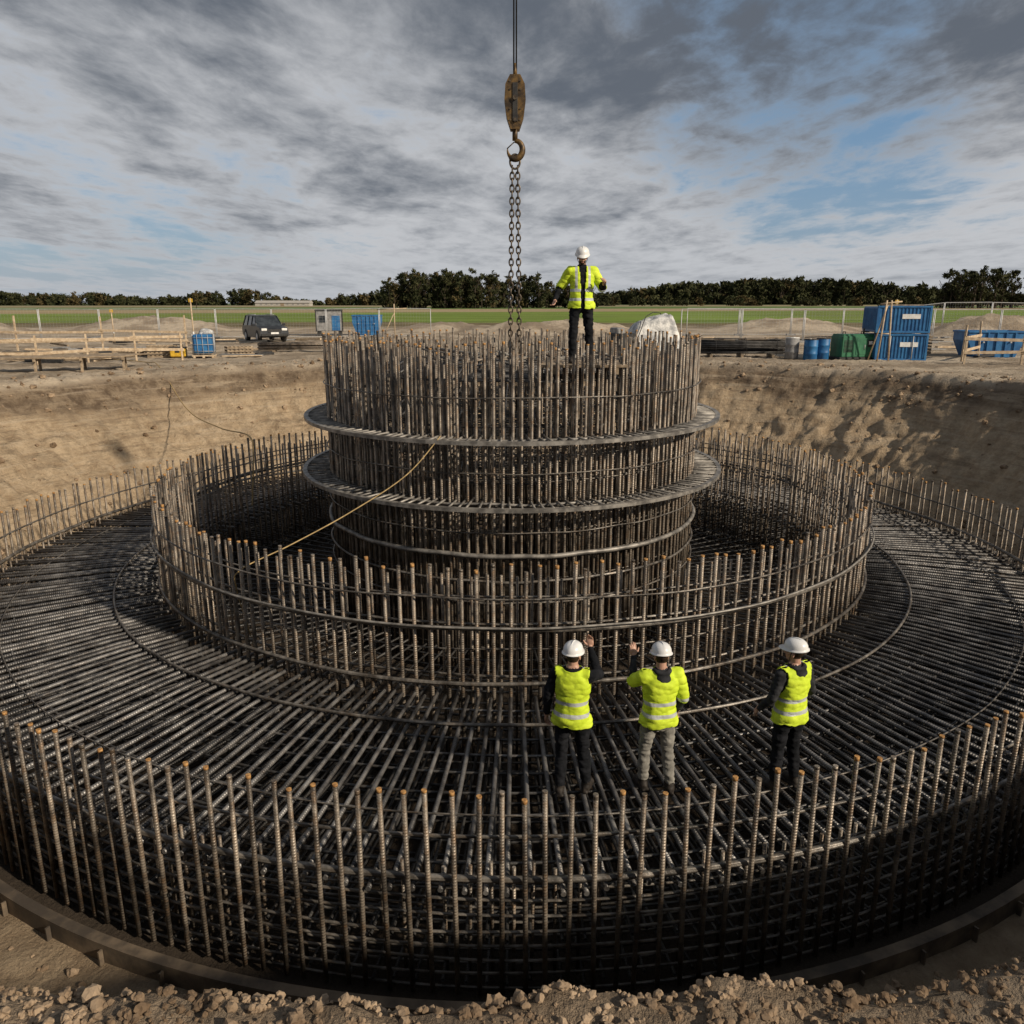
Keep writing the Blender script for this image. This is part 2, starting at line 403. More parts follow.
for zf,ro in ((3.04,4.37),(1.92,4.46)):
    mb.annulus([(ro-.07,zf+.045),(ro+.02,zf+.045),(ro+.02,zf-.02),(ro-.07,zf-.02)],'flat')
    mb.ring(RP+.09,zf,.026,'flat',seg=200); mb.ring(ro-.24,zf-.02,.02,'flat',seg=220)
    for i in range(150):
        t=2*math.pi*(i+.4*random.random())/150
        mb.bar(((RP-.35)*math.cos(t),(RP-.35)*math.sin(t),zf+.03),((ro-.05)*math.cos(t+.01),(ro-.05)*math.sin(t+.01),zf+.03),.020,'flat',6)
mb.obj('pedestal_cage',cage)
mb=MB()
NR=300
for i in range(NR):
    t=2*math.pi*(i+random.uniform(-.14,.14))/NR; t2=t+random.uniform(-.004,.004)
    c0,s0,c1,s1=math.cos(t),math.sin(t),math.cos(t2),math.sin(t2)
    ra=RM-.35 if i%2==0 else RM+random.choice([.0,.05,.3]); rb_=RO-.02+random.uniform(-.05,.05); z=random.uniform(-.008,.008)
    mb.path([(ra*c0,ra*s0,z),(8.4*c0,8.4*s0,z),(9.6*(c0+c1)/2,9.6*(s0+s1)/2,z+mz(9.6)),(rb_*c1,rb_*s1,z+mz(rb_))],.028,'barr',7)
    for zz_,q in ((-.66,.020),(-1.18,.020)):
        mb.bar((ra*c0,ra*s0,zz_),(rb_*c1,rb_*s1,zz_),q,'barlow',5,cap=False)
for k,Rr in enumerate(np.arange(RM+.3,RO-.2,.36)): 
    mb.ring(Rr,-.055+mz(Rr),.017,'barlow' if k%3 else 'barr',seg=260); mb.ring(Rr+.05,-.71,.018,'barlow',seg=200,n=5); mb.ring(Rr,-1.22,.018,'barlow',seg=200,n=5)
mb.ring(8.15,.05,.022,'hoop'); mb.ring(9.9,.05+mz(9.9),.010,'hoop')
for i in range(120):
    t=2*math.pi*i/120; c0,s0=math.cos(t),math.sin(t)
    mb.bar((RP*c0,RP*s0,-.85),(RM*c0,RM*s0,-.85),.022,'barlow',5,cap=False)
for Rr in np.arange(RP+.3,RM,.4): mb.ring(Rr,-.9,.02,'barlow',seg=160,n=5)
mb.obj('radial_mat',cage)
mb=MB()
for zf in (4.0,3.2,2.2):
    for q in np.arange(-3.5,3.6,.28):
        h=math.sqrt(max(0,3.62**2-q*q))
        if h>.3:
            mb.bar((-h,q,zf),(h,q,zf+random.uniform(-.02,.02)),.018,'barr',6); mb.bar((q,-h,zf+.04),(q+random.uniform(-.05,.05),h,zf+.04),.018,'barr',6)
for i in range(90):
    a=random.uniform(0,6.28); rr=random.uniform(.4,3.1); x,y=rr*math.cos(a),rr*math.sin(a)
    if .1<x<2.4 and -3.6<y<-1.9: continue
    mb.bar((x,y,3.2),(x+random.uniform(-.04,.04),y,random.uniform(4.4,4.75)),.018,'barz',6)
for i in range(30):
    x,y=random.uniform(-2.4,2.4),random.uniform(-2,2.6); a=random.uniform(0,3.14); L=random.uniform(.3,1)
    mb.bar((x-L*math.cos(a),y-L*math.sin(a),4.1+.02*i/26),(x+L*math.cos(a),y+L*math.sin(a),4.12+random.random()*.25),.02,random.choice(['barz','flat']),6)
mb.obj('pedestal_head_grid',cage)

mb=MB()
for i in range(5): mb.box((1.25,-3.3+i*.245,4.24+random.uniform(0,.004)),(1.5+random.uniform(-.2,.1),.225,.045),'woodd',rz=random.uniform(-.01,.01),bev=.004)
for x in (.75,1.8): mb.box((x,-2.82,4.16),(.09,1.2,.11),'woodd')
mb.obj('timber_platform')

mb=MB()
mb.annulus([(11.22,ZB-.05),(11.22,ZB+.22),(11.34,ZB+.22),(11.34,ZB-.05)],'form',300)
for i in range(90):
    t=2*math.pi*i/90; mb.box((11.375*math.cos(t),11.375*math.sin(t),ZB+.06),(.05,.02,.22),'form',rz=t)
mb.obj('steel_formwork_ring')

# ------------------------------------------------------------ crane hook
hk=empty('crane_hook',(0,.0,0))
mb=MB(); cx=.06
mb.bar((cx-.025,0,9.5),(cx-.025,0,34),.016,'black',6); mb.bar((cx+.025,0,9.5),(cx+.025,0,34),.016,'black',6)
mb.obj('hoist_cable',hk)
mb=MB()
outl=[(-.10,.50),(.10,.50),(.19,.33),(.21,.05),(.17,-.25),(.09,-.48),(-.09,-.48),(-.17,-.25),(-.21,.05),(-.19,.33)]
for y0,y1 in ((-.15,-.11),(.11,.15),(-.03,.03)):
    vs=[(cx+x,y,9.12+z) for y in (y0,y1) for x,z in outl]; n=len(outl)
    mb.add(vs,[tuple(range(n)),tuple(range(2*n-1,n-1,-1))]+[(i,n+i,n+(i+1)%n,(i+1)%n) for i in range(n)],'hook')
mb.box((cx,-.16,9.12),(.10,.02,.7),'black',bev=.01)
for zz_ in (8.8,9.0,9.35,9.5):
    for sx in (-.1,.1): mb.bar((cx+sx,-.165,zz_),(cx+sx,-.14,zz_),.018,'chain',6)
for yy in (-.07,.07): mb.bar((cx,yy-.03,9.2),(cx,yy+.03,9.2),.19,'chain',20)
mb.bar((cx,-.2,9.2),(cx,.2,9.2),.045,'chain',12); mb.bar((cx,-.19,8.8),(cx,.19,8.8),.04,'chain',12)
mb.bar((cx,0,8.68),(cx,0,8.45),.055,'hook',12); mb.bar((cx,0,9.6),(cx,0,9.85),.05,'hook',12,r2=.02)
mb.obj('hook_block',hk)
mb=MB(); pts=[];rs=[]
for i in range(26):
    t=R(95)-R(285)*i/25; pts.append((cx+.15*math.cos(t),0,8.28+.17*math.sin(t))); rs.append(.045+.02*math.sin(math.pi*i/25) if i<20 else .045-.006*(i-19))
mb.path(pts,rs,'hook',10); mb.path([(cx,0,8.5),(cx,0,8.46),pts[0]],.045,'hook',10)
mb.bar((cx-.02,0,8.42),(cx-.16,0,8.3),.012,'chain',6)
mb.path([(cx+.10*math.cos(t),.03*math.sin(t),8.06+.14*math.sin(t)) for t in np.linspace(0,6.283,24,endpoint=False)],.022,'chain',8,closed=True)
mb.obj('hook',hk)
mb=MB()
def link(mb,c,d,side,L=.078,W=.042,r=.016):
    c=Vector(c);d=Vector(d);side=Vector(side)
    mb.path([c+d*(L*math.sin(2*math.pi*i/14))+side*(W*math.cos(2*math.pi*i/14)) for i in range(14)],r,'chain',6,closed=True)
for sx,bx in ((-.06,-.10),(.06,.10)):
    top=Vector((cx+sx*.9,0,7.97)); bot=Vector((cx+bx,0,4.15)); L=(bot-top).length; n=int(L/.118); d=(bot-top).normalized()
    for i in range(n): link(mb,top+d*(i+.5)*L/n,d,(1,0,0) if i%2 else (0,1,0))
mb.obj('lifting_chain',hk)

def cat(P,n=14):
    P=[Vector(p) for p in P]; out=[]
    for i in range(len(P)-1):
        a,b_,c_,d=P[max(i-1,0)],P[i],P[i+1],P[min(i+2,len(P)-1)]
        for k in range(n):
            t=k/n; out.append(.5*((2*b_)+(c_-a)*t+(2*a-5*b_+4*c_-d)*t*t+(3*b_-a-3*c_+d)*t**3))
    out.append(P[-1]); return out
mb=MB(); mb.path(cat([(-1.2,-4.12,3.14),(-1.75,-4.5,2.55),(-2.6,-5.0,2.05),(-3.4,-5.6,1.70),(-4.05,-6.08,1.45),(-4.2,-5.9,1.1),(-4.15,-5.7,.4),(-4.1,-5.4,-.5)]),.010,'rope',8); mb.obj('yellow_hose')
mb=MB(); P=[]
for x,y in ((-19.5,20),(-17.2,18.2),(-15.2,16.4),(-13.8,14.3)): P.append((x,y,gz(x,y)+.05))
P+= [(-11.2,10.2,1.75),(-8.6,6,1.75),(-6.75,2.9,2.02),(-6.5,2.4,1.6),(-6.5,2.0,.4)]
mb.path(cat(P),.018,'rope',8); mb.obj('yellow_hose')

# ------------------------------------------------------------ people
def evalmesh(ob):
    dg=bpy.context.evaluated_depsgraph_get(); me=bpy.data.meshes.new_from_object(ob.evaluated_get(dg)); return me
def remesh(mb,voxel,sm,name):
    ob=mb.obj(name); md=ob.modifiers.new('r','REMESH'); md.mode='VOXEL'; md.voxel_size=voxel
    if sm: s2=ob.modifiers.new('s','SMOOTH'); s2.iterations=sm; s2.factor=.5
    me=evalmesh(ob); old=ob.data; bpy.data.objects.remove(ob); bpy.data.meshes.remove(old); return me
def link_me(me,name,parent,mats):
    me.materials.clear()
    for k in mats: me.materials.append(M[k])
    me.name=name
    ob=bpy.data.objects.new(name,me); COL.objects.link(ob); ob.parent=parent
    me.polygons.foreach_set('use_smooth',[True]*len(me.polygons)); return ob
def segd(p,a,b):
    ab=b-a; t=max(0,min(1,(p-a).dot(ab)/ab.length_squared)); return (p-a-ab*t).length
def limb(mb,pts,rs):
    for i in range(len(pts)-1): mb.bar(pts[i],pts[i+1],rs[i],'navy',14,r2=rs[i+1])
    for p,r in zip(pts,rs): mb.sphere(p,r*.995,'navy',14,10)
def hand(parent,wrist,fdir,thumb,curl=.5,name='hand',spread=.05):
    f=Vector(fdir).normalized(); th=Vector(thumb); th=(th-f*th.dot(f)).normalized(); n=f.cross(th).normalized()
    W=Vector(wrist); mb=MB()
    rot=Matrix((th,n,f)).transposed()
    mb.sphere(W+f*.055,(.042,.017,.055),'skin',14,10,rot)
    limb(mb,[W-f*.03,W+f*.02],[.028,.027])
    for i,(o,L) in enumerate(((.030,.072),(.010,.082),(-.010,.076),(-.029,.060))):
        p=W+f*(.092-abs(i-1)*.004)+th*o; a=0; rr=.0095-.0006*i
        pts=[W+f*.05+th*o*.8,p]; rs=[.010,rr]
        d0=(f+th*o*spread*20).normalized()
        for k,(q,c_) in enumerate(((.45,.6),(.30,1.0),(.25,.7))):
            a+=curl*c_*(1+.08*i); d=(d0*math.cos(a)+n*math.sin(a)); p=p+d*L*q; pts.append(p); rs.append(rr*(.93-.09*k))
        limb(mb,pts,rs)
    p0=W+f*.028+th*.026; d=(f*.6+th*.75+n*.25).normalized(); p1=p0+d*.042; d2=(f*.85+th*.35+n*.4).normalized(); p2=p1+d2*.034
    limb(mb,[p0,p1,p2],[.014,.0115,.009])
    me=remesh(mb,.0045,1,name); link_me(me,name,parent,['skin'])
def worker(loc,yaw,pose,trs='navy',jacket='navy',sleeves=False,head_yaw=0,head_pitch=0,hood=None,front_open=False,beard=False,scale=1.0,hem=.86):
    e=empty('construction_worker',loc,yaw); e.scale=(scale,)*3
    Sh={1:Vector((.185,0,1.43)),-1:Vector((-.185,0,1.43))}
    legs=pose.get('legs',{1:((.10,.0,.90),(.13,.03,.49),(.14,-.02,.09)),-1:((-.10,0,.90),(-.12,.02,.49),(-.14,.0,.09))})
    mb=MB(); bones=[]
    mb.loft([(.80,0,0,.14,.10),(.86,0,0,.172,.122),(.94,0,-.005,.178,.128),(1.04,0,0,.160,.118),(1.14,0,.0,.160,.12),(1.26,0,0,.176,.125),(1.36,0,-.005,.188,.122),(1.43,0,-.01,.172,.102),(1.485,0,-.01,.115,.08),(1.52,0,-.005,.07,.066),(1.56,0,.005,.058,.06)],'navy',24,power=2.3)
    bones.append(('torso',Vector((0,0,.95)),Vector((0,0,1.5)),.15))
    for s_ in (1,-1):
        el,wr=[Vector(p) for p in pose['arm'][s_]]; sh=Sh[s_]
        limb(mb,[Vector((s_*.08,-.005,1.42)),sh,sh.lerp(el,.5),el,el.lerp(wr,.35),wr],[.08,.072,.062,.052,.05,.036])
        bones.append(('uarm',sh+(el-sh)*.12,el,.055)); bones.append(('farm',el,wr,.045))
        hp,kn,an=[Vector(p) for p in legs[s_]]
        limb(mb,[hp,hp.lerp(kn,.45),kn,kn.lerp(an,.4),an+Vector((0,0,.02))],[.096,.086,.069,.070,.057])
        bones.append(('leg',hp,kn,.08)); bones.append(('leg',kn,an,.06))
        rot=Matrix.Rotation(-s_*.22,3,'Z')
        f0=Vector((an.x,an.y,0)); z0=an.z-.09
        limb(mb,[an,f0+Vector((0,-.02,.06+z0))],[.056,.055])
        mb.sphere(f0+rot@Vector((0,.055,.045+z0)),(.052,.145,.05),'navy',16,10,rot)
        mb.sphere(f0+rot@Vector((0,.13,.04+z0)),(.052,.06,.04),'navy',16,10,rot)
        mb.box(f0+rot@Vector((0,.05,.013+z0)),(.095,.27,.026),'navy',rz=-s_*.22,bev=.01)
        bones.append(('boot',f0+Vector((0,-.02,.05+z0)),f0+rot@Vector((0,.14,.05+z0)),.05))
    me=remesh(mb,.013,3,'body')
    nr=[v.normal.copy() for v in me.vertices]; off=random.random()*40
    for v,n in zip(me.vertices,nr):
        p=v.co; amp=.015 if p.z<.9 else .012
        q=noise.noise(Vector((p.x*9+off,p.y*9,p.z*20)))+.6*noise.noise(Vector((p.x*22,p.y*22+off,p.z*40)))
        if p.z<.12: q*=.15
        v.co=p+n*q*amp
    lab=[]
    for f in me.polygons:
        p=Vector(f.center); best=min(bones,key=lambda b_:segd(p,b_[1],b_[2])-b_[3]); L=best[0]
        if L=='torso': k=0 if p.z<.93 else (1 if p.z<1.535 else 3)
        elif L in('uarm','farm'): k=1
        elif L=='boot': k=2
        else: k=0
        if L=='leg' and p.z<.13: k=2
        f.material_index=k; lab.append(L)
    idx=[f.material_index for f in me.polygons]
    bm=bmesh.new(); bm.from_mesh(me); bm.faces.ensure_lookup_table()
    arm_=bm.faces.layers.int.new('arm')
    for f,L in zip(bm.faces,lab): f[arm_]=1 if L in('farm',) else (2 if L=='uarm' else (3 if L in('leg','boot') and f.calc_center_median().z<hem-.05 else 0))
    kill=[f for f in bm.faces if f[arm_]==1 or f[arm_]==3 or (f[arm_]==2 and not sleeves) or f.calc_center_median().z<hem-.06]
    bmesh.ops.delete(bm,geom=kill,context='FACES')
    def cut(co,no): bmesh.ops.bisect_plane(bm,geom=bm.verts[:]+bm.edges[:]+bm.faces[:],plane_co=co,plane_no=no,clear_outer=True)
    cut((0,0,hem),(0,0,-1)); cut((0,0,1.50),(0,0,1))
    if not sleeves: cut((.2,0,0),(1,0,0)); cut((-.2,0,0),(-1,0,0))
    if front_open:
        bmesh.ops.delete(bm,geom=[f for f in bm.faces if f.calc_center_median().y>0 and abs(f.calc_center_median().x)<.035+.08*max(0,f.calc_center_median().z-1.2)],context='FACES')
    bm.normal_update()
    for v in bm.verts:
        lo=max(0,1.15-v.co.z)
        v.co+=v.normal*(.013+.05*lo); 
    vm=bpy.data.meshes.new('vest'); bm.to_mesh(vm); bm.free()
    vo=link_me(vm,'vest',e,['vest']); sd=vo.modifiers.new('s','SOLIDIFY'); sd.thickness=.007; sd.offset=1
    for p in vm.polygons: p.material_index=0
    bo=link_me(me,'body',e,[trs,jacket,'boot','skin'])
    me.polygons.foreach_set('material_index',idx)
    for s_ in (1,-1):
        el,wr=[Vector(p) for p in pose['arm'][s_]]; fd,tb,cu=pose['hand'][s_]
        fd=Vector(fd) if fd else (wr-el)
        hand(e,wr+ (wr-el).normalized()*.012,fd,tb,cu,'hand_right' if s_==1 else 'hand_left')
    mb=MB()
    he=bpy.data.objects.new('head_pivot',None); COL.objects.link(he); he.parent=e; he.location=(0,0,1.555); he.rotation_euler=(head_pitch,0,head_yaw)
    o=Vector((0,.015,.10))
    mb.sphere(o+Vector((0,-.012,.03)),(.076,.096,.088),'skin',20,14)
    mb.sphere(o+Vector((0,.022,-.028)),(.060,.070,.082),'skin',20,14)
    mb.sphere(o+Vector((0,.062,-.085)),(.026,.022,.022),'skin'); mb.sphere(o+Vector((0,.04,-.07)),(.045,.04,.035),'skin')
    limb(mb,[Vector((0,-.01,-.06)),o+Vector((0,-.015,-.03))],[.056,.056])
    mb.bar(o+Vector((0,.086,.012)),o+Vector((0,.112,-.032)),.009,'skin',8,r2=.014); mb.sphere(o+Vector((0,.106,-.034)),(.017,.014,.011),'skin')
    for s_ in (1,-1):
        mb.sphere(o+Vector((s_*.076,-.008,-.012)),(.010,.018,.031),'skin'); mb.sphere(o+Vector((s_*.032,.078,.022)),(.024,.012,.008),'skin')
        mb.sphere(o+Vector((s_*.04,.06,-.025)),(.022,.022,.02),'skin')
    mb.sphere(o+Vector((0,.087,-.058)),(.023,.010,.006),'skin'); mb.sphere(o+Vector((0,.085,-.067)),(.020,.010,.006),'skin')
    hm=remesh(mb,.0055,2,'head'); ids=[]
    for f in hm.polygons:
        q=Vector(f.center)-o; k=0
        if q.y<-.012 and q.z>-.055 and abs(q.x)<.082 and not(abs(q.x)>.07 and q.y>-.03): k=1
        if q.z>.06: k=1
        if abs(q.z+.062)<.009 and abs(q.x)<.024 and q.y>.07: k=2
        elif beard and q.y>.01 and q.z<-.04 and q.z>-.13 and not(abs(q.z+.062)<.010 and abs(q.x)<.02) : k=1
        elif q.y>.07 and abs(q.z-.026)<.006 and .014<abs(q.x)<.05: k=1
        ids.append(k)
    ho=link_me(hm,'head',he,['skin','hair','lip']); hm.polygons.foreach_set('material_index',ids)
    mb=MB()
    for s_ in (1,-1): mb.sphere(o+Vector((s_*.031,.0785,.005)),(.013,.010,.007),'white',10,8); mb.sphere(o+Vector((s_*.031,.0865,.005)),(.005,.0035,.005),'eye',8,6)
    mb.obj('eyes',he)
    mb=MB(); hz=o.z+.042; n=32; prof=[(.120,-.004),(.119,.005),(.109,.010),(.107,.03),(.103,.055),(.092,.082),(.071,.104),(.044,.117),(.015,.122)]; vs=[]
    for r_,z in prof:
        for j in range(n):
            t=2*math.pi*j/n; c_,d=math.cos(t),math.sin(t); ry=r_*1.2
            if z<.008 and d>.1: ry+=.045*d
            zz_=z-(.012*d if z<.008 else 0)+(.006 if abs(c_)<.16 and z>.03 else 0)
            vs.append((r_*c_,-.002+ry*d,hz+zz_))
    L=len(prof); fs=[tuple((L-1)*n+j for j in range(n))]
    for i in range(L-1):
        for j in range(n): fs.append((i*n+j,i*n+(j+1)%n,(i+1)*n+(j+1)%n,(i+1)*n+j))
    mb.add(vs,fs,'helmet',True)
    mb.path([(0,-.002+.126*math.sin(a),hz+.010+.115*math.cos(a)) for a in np.linspace(-1.2,1.2,13)],.008,'helmet',8)
    for s_ in (1,-1): mb.path([(s_*.085,.01,hz),(s_*.075,.03,o.z-.04),(s_*.04,.05,o.z-.105),(0,.055,o.z-.118)],.004,'black',6)
    ob=mb.obj('hard_hat',he); ob.rotation_euler[0]=-.06; sd=ob.modifiers.new('s','SOLIDIFY'); sd.thickness=.003
    if hood:
        mb=MB()
        pts=[(.080*math.cos(t)*1.05,-.03+.078*math.sin(t),1.495+.012*math.cos(2*t)-.02*math.sin(t)) for t in np.linspace(0,6.283,24,endpoint=False)]
        mb.path(pts,.028,hood,10,closed=True); mb.sphere((0,-.10,1.44),(.09,.042,.07),hood,18,12)
        me=remesh(mb,.01,3,'hood'); link_me(me,'hood',e,[hood])
    return e
ZW=-.045
worker((.66,-9.44,ZW+.01),R(-12),{'arm':{1:((.27,.20,1.36),(.15,.33,1.60)),-1:((-.27,-.03,1.16),(-.29,.05,.91))},
 'hand':{1:((-.05,.25,1),(-1,.1,0),.45),-1:(None,(.2,1,0),.5)},
 'legs':{1:((.10,0,.9),(.13,.05,.49),(.17,.04,.09)),-1:((-.10,0,.9),(-.11,.0,.49),(-.11,-.08,.09))}},head_yaw=R(-10),head_pitch=R(4))
worker((1.62,-9.42,ZW+.01),R(8),{'arm':{1:((.27,-.01,1.16),(.26,.12,.93)),-1:((-.26,.17,1.30),(-.23,.30,1.53))},
 'hand':{1:(None,(-.2,1,.2),.6),-1:((0,.2,1),(1,0,.1),.5)},
 'legs':{1:((.10,0,.9),(.13,.02,.49),(.15,-.06,.09)),-1:((-.10,0,.9),(-.13,.06,.49),(-.13,.06,.09))}},trs='gtrs',jacket='dgrey',sleeves=True,hood='dgrey',head_yaw=R(4),head_pitch=R(-2),scale=.985)
worker((3.09,-9.36,ZW+.01),R(28),{'arm':{1:((.275,-.03,1.16),(.28,.13,.94)),-1:((-.27,.02,1.16),(-.26,.20,.96))},
 'hand':{1:(None,(-.2,1,.2),.6),-1:(None,(.5,0,1),.6)}},jacket='dgrey',hood='dgrey',head_yaw=R(22),head_pitch=R(2))
worker((1.22,-2.85,4.27),R(184),{'arm':{1:((.34,-.09,1.19),(.43,.06,1.00)),-1:((-.34,-.06,1.19),(-.33,.17,1.25))},
 'hand':{1:(None,(-.6,1,.1),.5),-1:((.05,.8,.45),(.6,-.1,.8),.8)},
 'legs':{1:((.10,0,.90),(.13,.05,.49),(.14,.04,.09)),-1:((-.10,0,.90),(-.13,.01,.49),(-.15,-.05,.09))}},front_open=True,beard=True,head_yaw=R(-6),head_pitch=R(-14),sleeves=True,jacket='navy',scale=1.09)

# ------------------------------------------------------------ site objects
def at(x,y,dz=0): return (x,y,gz(x,y)+dz)
mb=MB()
for z,w,dx in ((0,2.15,0),(1.2,2.25,-.03)):
    mb.box((dx,0,z+.585),(w,2.1,1.10),'blue',bev=.03)
    for i in range(14): mb.box((dx-w/2+.12+i*(w-.24)/13,-1.065,z+.6),(.06,.03,.92),'blue',bev=.008)
    for i in range(12): mb.box((dx-w/2-.012,-.95+i*1.9/11,z+.6),(.03,.06,.92),'blue',bev=.008)
    for sx in (-1,1):
        mb.box((dx+sx*(w/2-.04),-1.07,z+.585),(.10,.06,1.16),'blue',bev=.01)
        for yy in (-.9,.9): mb.box((dx+sx*(w/2-.15),yy,z+.01),(.25,.2,.07),'black')
    mb.box((dx,-1.075,z+1.13),(w,.07,.08),'blue',bev=.01); mb.box((dx,-1.075,z+.05),(w,.07,.08),'blue',bev=.01)
    mb.box((dx+.3,-1.09,z+.72),(.75,.012,.2),'white')
for sx in(-.5,.45): mb.bar((sx,-1.12,.1),(sx,-1.12,1.08),.02,'galv')
mb.box((.1,-.3,2.40),(1.5,.8,.06),'woodd')
mb.obj('storage_container',loc=at(17.3,19.6,-.02),rz=R(-8))
def skip(name,loc,rz,L=2.5,W=1.7,H=1.15,col='blue'):
    mb=MB(); t=.35
    o=[(-L/2+t,0),(L/2-t,0),(L/2,H*.65),(L/2,H),(-L/2,H),(-L/2,H*.65)]
    i=[(-L/2+t+.05,.08),(L/2-t-.05,.08),(L/2-.06,H*.65),(L/2-.06,H),(-L/2+.06,H),(-L/2+.06,H*.65)]
    for y0,y1 in ((-W/2,-W/2+.05),(W/2-.05,W/2)):
        vs=[(x,y,z) for y in(y0,y1) for x,z in o]; mb.add(vs,[tuple(range(6)),tuple(range(11,5,-1))]+[(k,6+k,6+(k+1)%6,(k+1)%6) for k in range(6)],col)
    for k in range(6):
        if k==3: continue
        a,b_=o[k],o[(k+1)%6]; a2,b2=i[k],i[(k+1)%6]
        vs=[(p[0],y,p[1]) for y in(-W/2+.052,W/2-.052) for p in(a,b_,b2,a2)]
        mb.add(vs,[(0,1,2,3),(7,6,5,4),(0,4,5,1),(1,5,6,2),(2,6,7,3),(3,7,4,0)],col)
    for x in np.linspace(-L/2+.45,L/2-.45,5): mb.box((x,-W/2-.03,H*.5),(.07,.06,H*.95),col,bev=.01)
    for y in(-W/2,W/2): mb.box((0,y,H),(L+.1,.09,.09),col,bev=.02)
    for x in(-L/2,L/2): mb.box((x,0,H+.002),(.09,W-.1,.09),col,bev=.02)
    for x in(-.6,.6): mb.bar((x,-W/2-.12,H*.6),(x,-W/2,H*.6),.04,'galv')
    mb.box((0,0,H*.55),(L*.8,W*.85,.3),'woodd',rz=.1); mb.box((.3,0,H*.9),(1.4,.14,.05),'wood',rz=.4,ry=.2)
    return mb.obj(name,loc=loc,rz=rz)
skip('waste_skip',at(22.6,21.4),R(-6)); skip('waste_skip',at(-11.4,47.4),R(5),2.2,1.7,1.5)
mb=MB()
mb.box((0,0,.62),(1.6,.95,.95),'green',bev=.04); mb.box((0,0,.10),(1.75,1.0,.12),'black',bev=.02); mb.box((0,0,1.12),(1.5,.85,.07),'green',bev=.02)
for i in range(9): mb.box((-.5,-.485,.4+i*.06),(.4,.02,.025),'black')
mb.box((.15,-.482,.62),(.5,.014,.7),'green'); mb.box((.58,-.485,.75),(.28,.02,.3),'black'); mb.box((.58,-.5,.78),(.18,.02,.14),'white')
mb.bar((.5,0,1.12),(.5,0,1.4),.04,'chain'); mb.bar((.3,-.5,.5),(.3,-.5,.7),.015,'galv')
for sx in(-.45,.45): mb.path([(sx,-.1,1.15),(sx,-.1,1.25),(sx,.1,1.25),(sx,.1,1.15)],.018,'black')
mb.obj('generator',loc=at(15.3,19.3,-.02),rz=R(10))
def drum(name,loc,col='blue'):
    mb=MB(); prof=[(0,.27),(.03,.295),(.28,.295),(.30,.31),(.33,.295),(.6,.295),(.62,.31),(.65,.295),(.88,.295),(.92,.28)]
    mb.loft([(z,0,0,r_,r_) for z,r_ in prof],col,20); mb.bar((.15,0,.9),(.15,0,.95),.04,'white',10); mb.bar((-.15,.05,.9),(-.15,.05,.94),.03,'black',10)
    mb.loft([(.905,0,0,.30,.30),(.935,0,0,.30,.30)],'black' if col=='blue' else 'white',20)
    return mb.obj(name,loc=loc,rz=random.random()*3)
drum('plastic_drum',at(13.3,18.9)); drum('plastic_drum',at(13.95,19.2)); drum('plastic_drum',at(12.6,19.3),'grey')
mb=MB()
mb.box((0,0,.62),(.85,.85,.85),'blue',bev=.06); mb.box((0,0,.10),(1,1,.05),'wood')
for x in(-.4,0,.4): mb.box((x,0,.04),(.1,1,.08),'wood')
for z in(.3,.6,.9):
    mb.path([(.46*a,.46*b_,z) for a,b_ in((-1,-1),(1,-1),(1,1),(-1,1))],.012,'galv',6,closed=True)
for a in np.linspace(-.46,.46,5):
    for s_ in(-1,1): mb.bar((a,s_*.46,.12),(a,s_*.46,1.06),.01,'galv'); mb.bar((s_*.46,a,.12),(s_*.46,a,1.06),.01,'galv')
mb.loft([(1.04,0,0,.16,.16),(1.12,0,0,.15,.15)],'white',16); mb.loft([(1.06,.15,.1,.35,.3),(1.2,.15,.1,.3,.25),(1.3,.1,.1,.12,.1)],'tarp',12)
mb.obj('water_tank',loc=at(-14.2,20.2),rz=R(15))
mb=MB()
for i in range(80):
    y=random.uniform(-.45,.45); z=.15+random.random()*.7*(1-abs(y)); L=2.1+random.uniform(-.25,.1)
    mb.bar((-L,y,z),(L,y+random.uniform(-.08,.08),z+random.uniform(-.05,.05)),.022,'barlow',6)
for x in(-1.4,0,1.4): mb.box((x,0,.06),(.12,1.2,.12),'woodd'); mb.path([(x+.2,.5*math.cos(t),.45+.42*math.sin(t)) for t in np.linspace(0,6.28,16,endpoint=False)],.012,'black',5,closed=True)
mb.obj('rebar_bundle',loc=at(10.7,20.8),rz=R(-5))
mb=MB()
for i in range(40):
    y=random.uniform(-.4,.4); z=.12+random.random()*.35; mb.bar((-2.2,y,z),(2.3,y+random.uniform(-.08,.08),z),.02,'barz',6)
for x in(-1.4,1.4): mb.box((x,0,.05),(.12,1,.1),'woodd')
mb.obj('rebar_bundle',loc=at(-10.9,25),rz=R(8))
# covered pile: sheeted goods with a dark load showing at one side
mb=MB(); vs=[];fs=[];n=34
for i in range(n+1):
    for j in range(n+1):
        x=(i/n-.5)*2.9;y=(j/n-.5)*2.0; d=max(abs(x)/1.35,abs(y)/.9); 
        fold=.10*abs(noise.noise(Vector((x*3.2,y*3.2,1))))+.25*noise.fractal(Vector((x,y,2))*1.3,1,2,3)
        z=(1.45+.3*x)*(1-sstep(.5,1.12,d))+fold*(1-d*.6)+.03
        vs.append((x,y,max(.0,z)))
for i in range(n):
    for j in range(n): a=i*(n+1)+j; fs.append((a,a+n+1,a+n+2,a+1))
mb.add(vs,fs,'tarp',True); mb.path([(-1.0,-.9,.5),(-.5,-.6,1.6),(.1,.1,1.8),(.6,.5,1.75),(1.1,.8,.4)],.02,'black')
mb.box((-1.5,-.2,.45),(.9,1.2,.8),'black',bev=.05,rz=.2); mb.box((-1.7,-.1,.95),(.4,.8,.3),'grey',bev=.05,rz=.2)
mb.obj('tarp_covered_pile',loc=at(6.6,21.5,.25),rz=R(10))
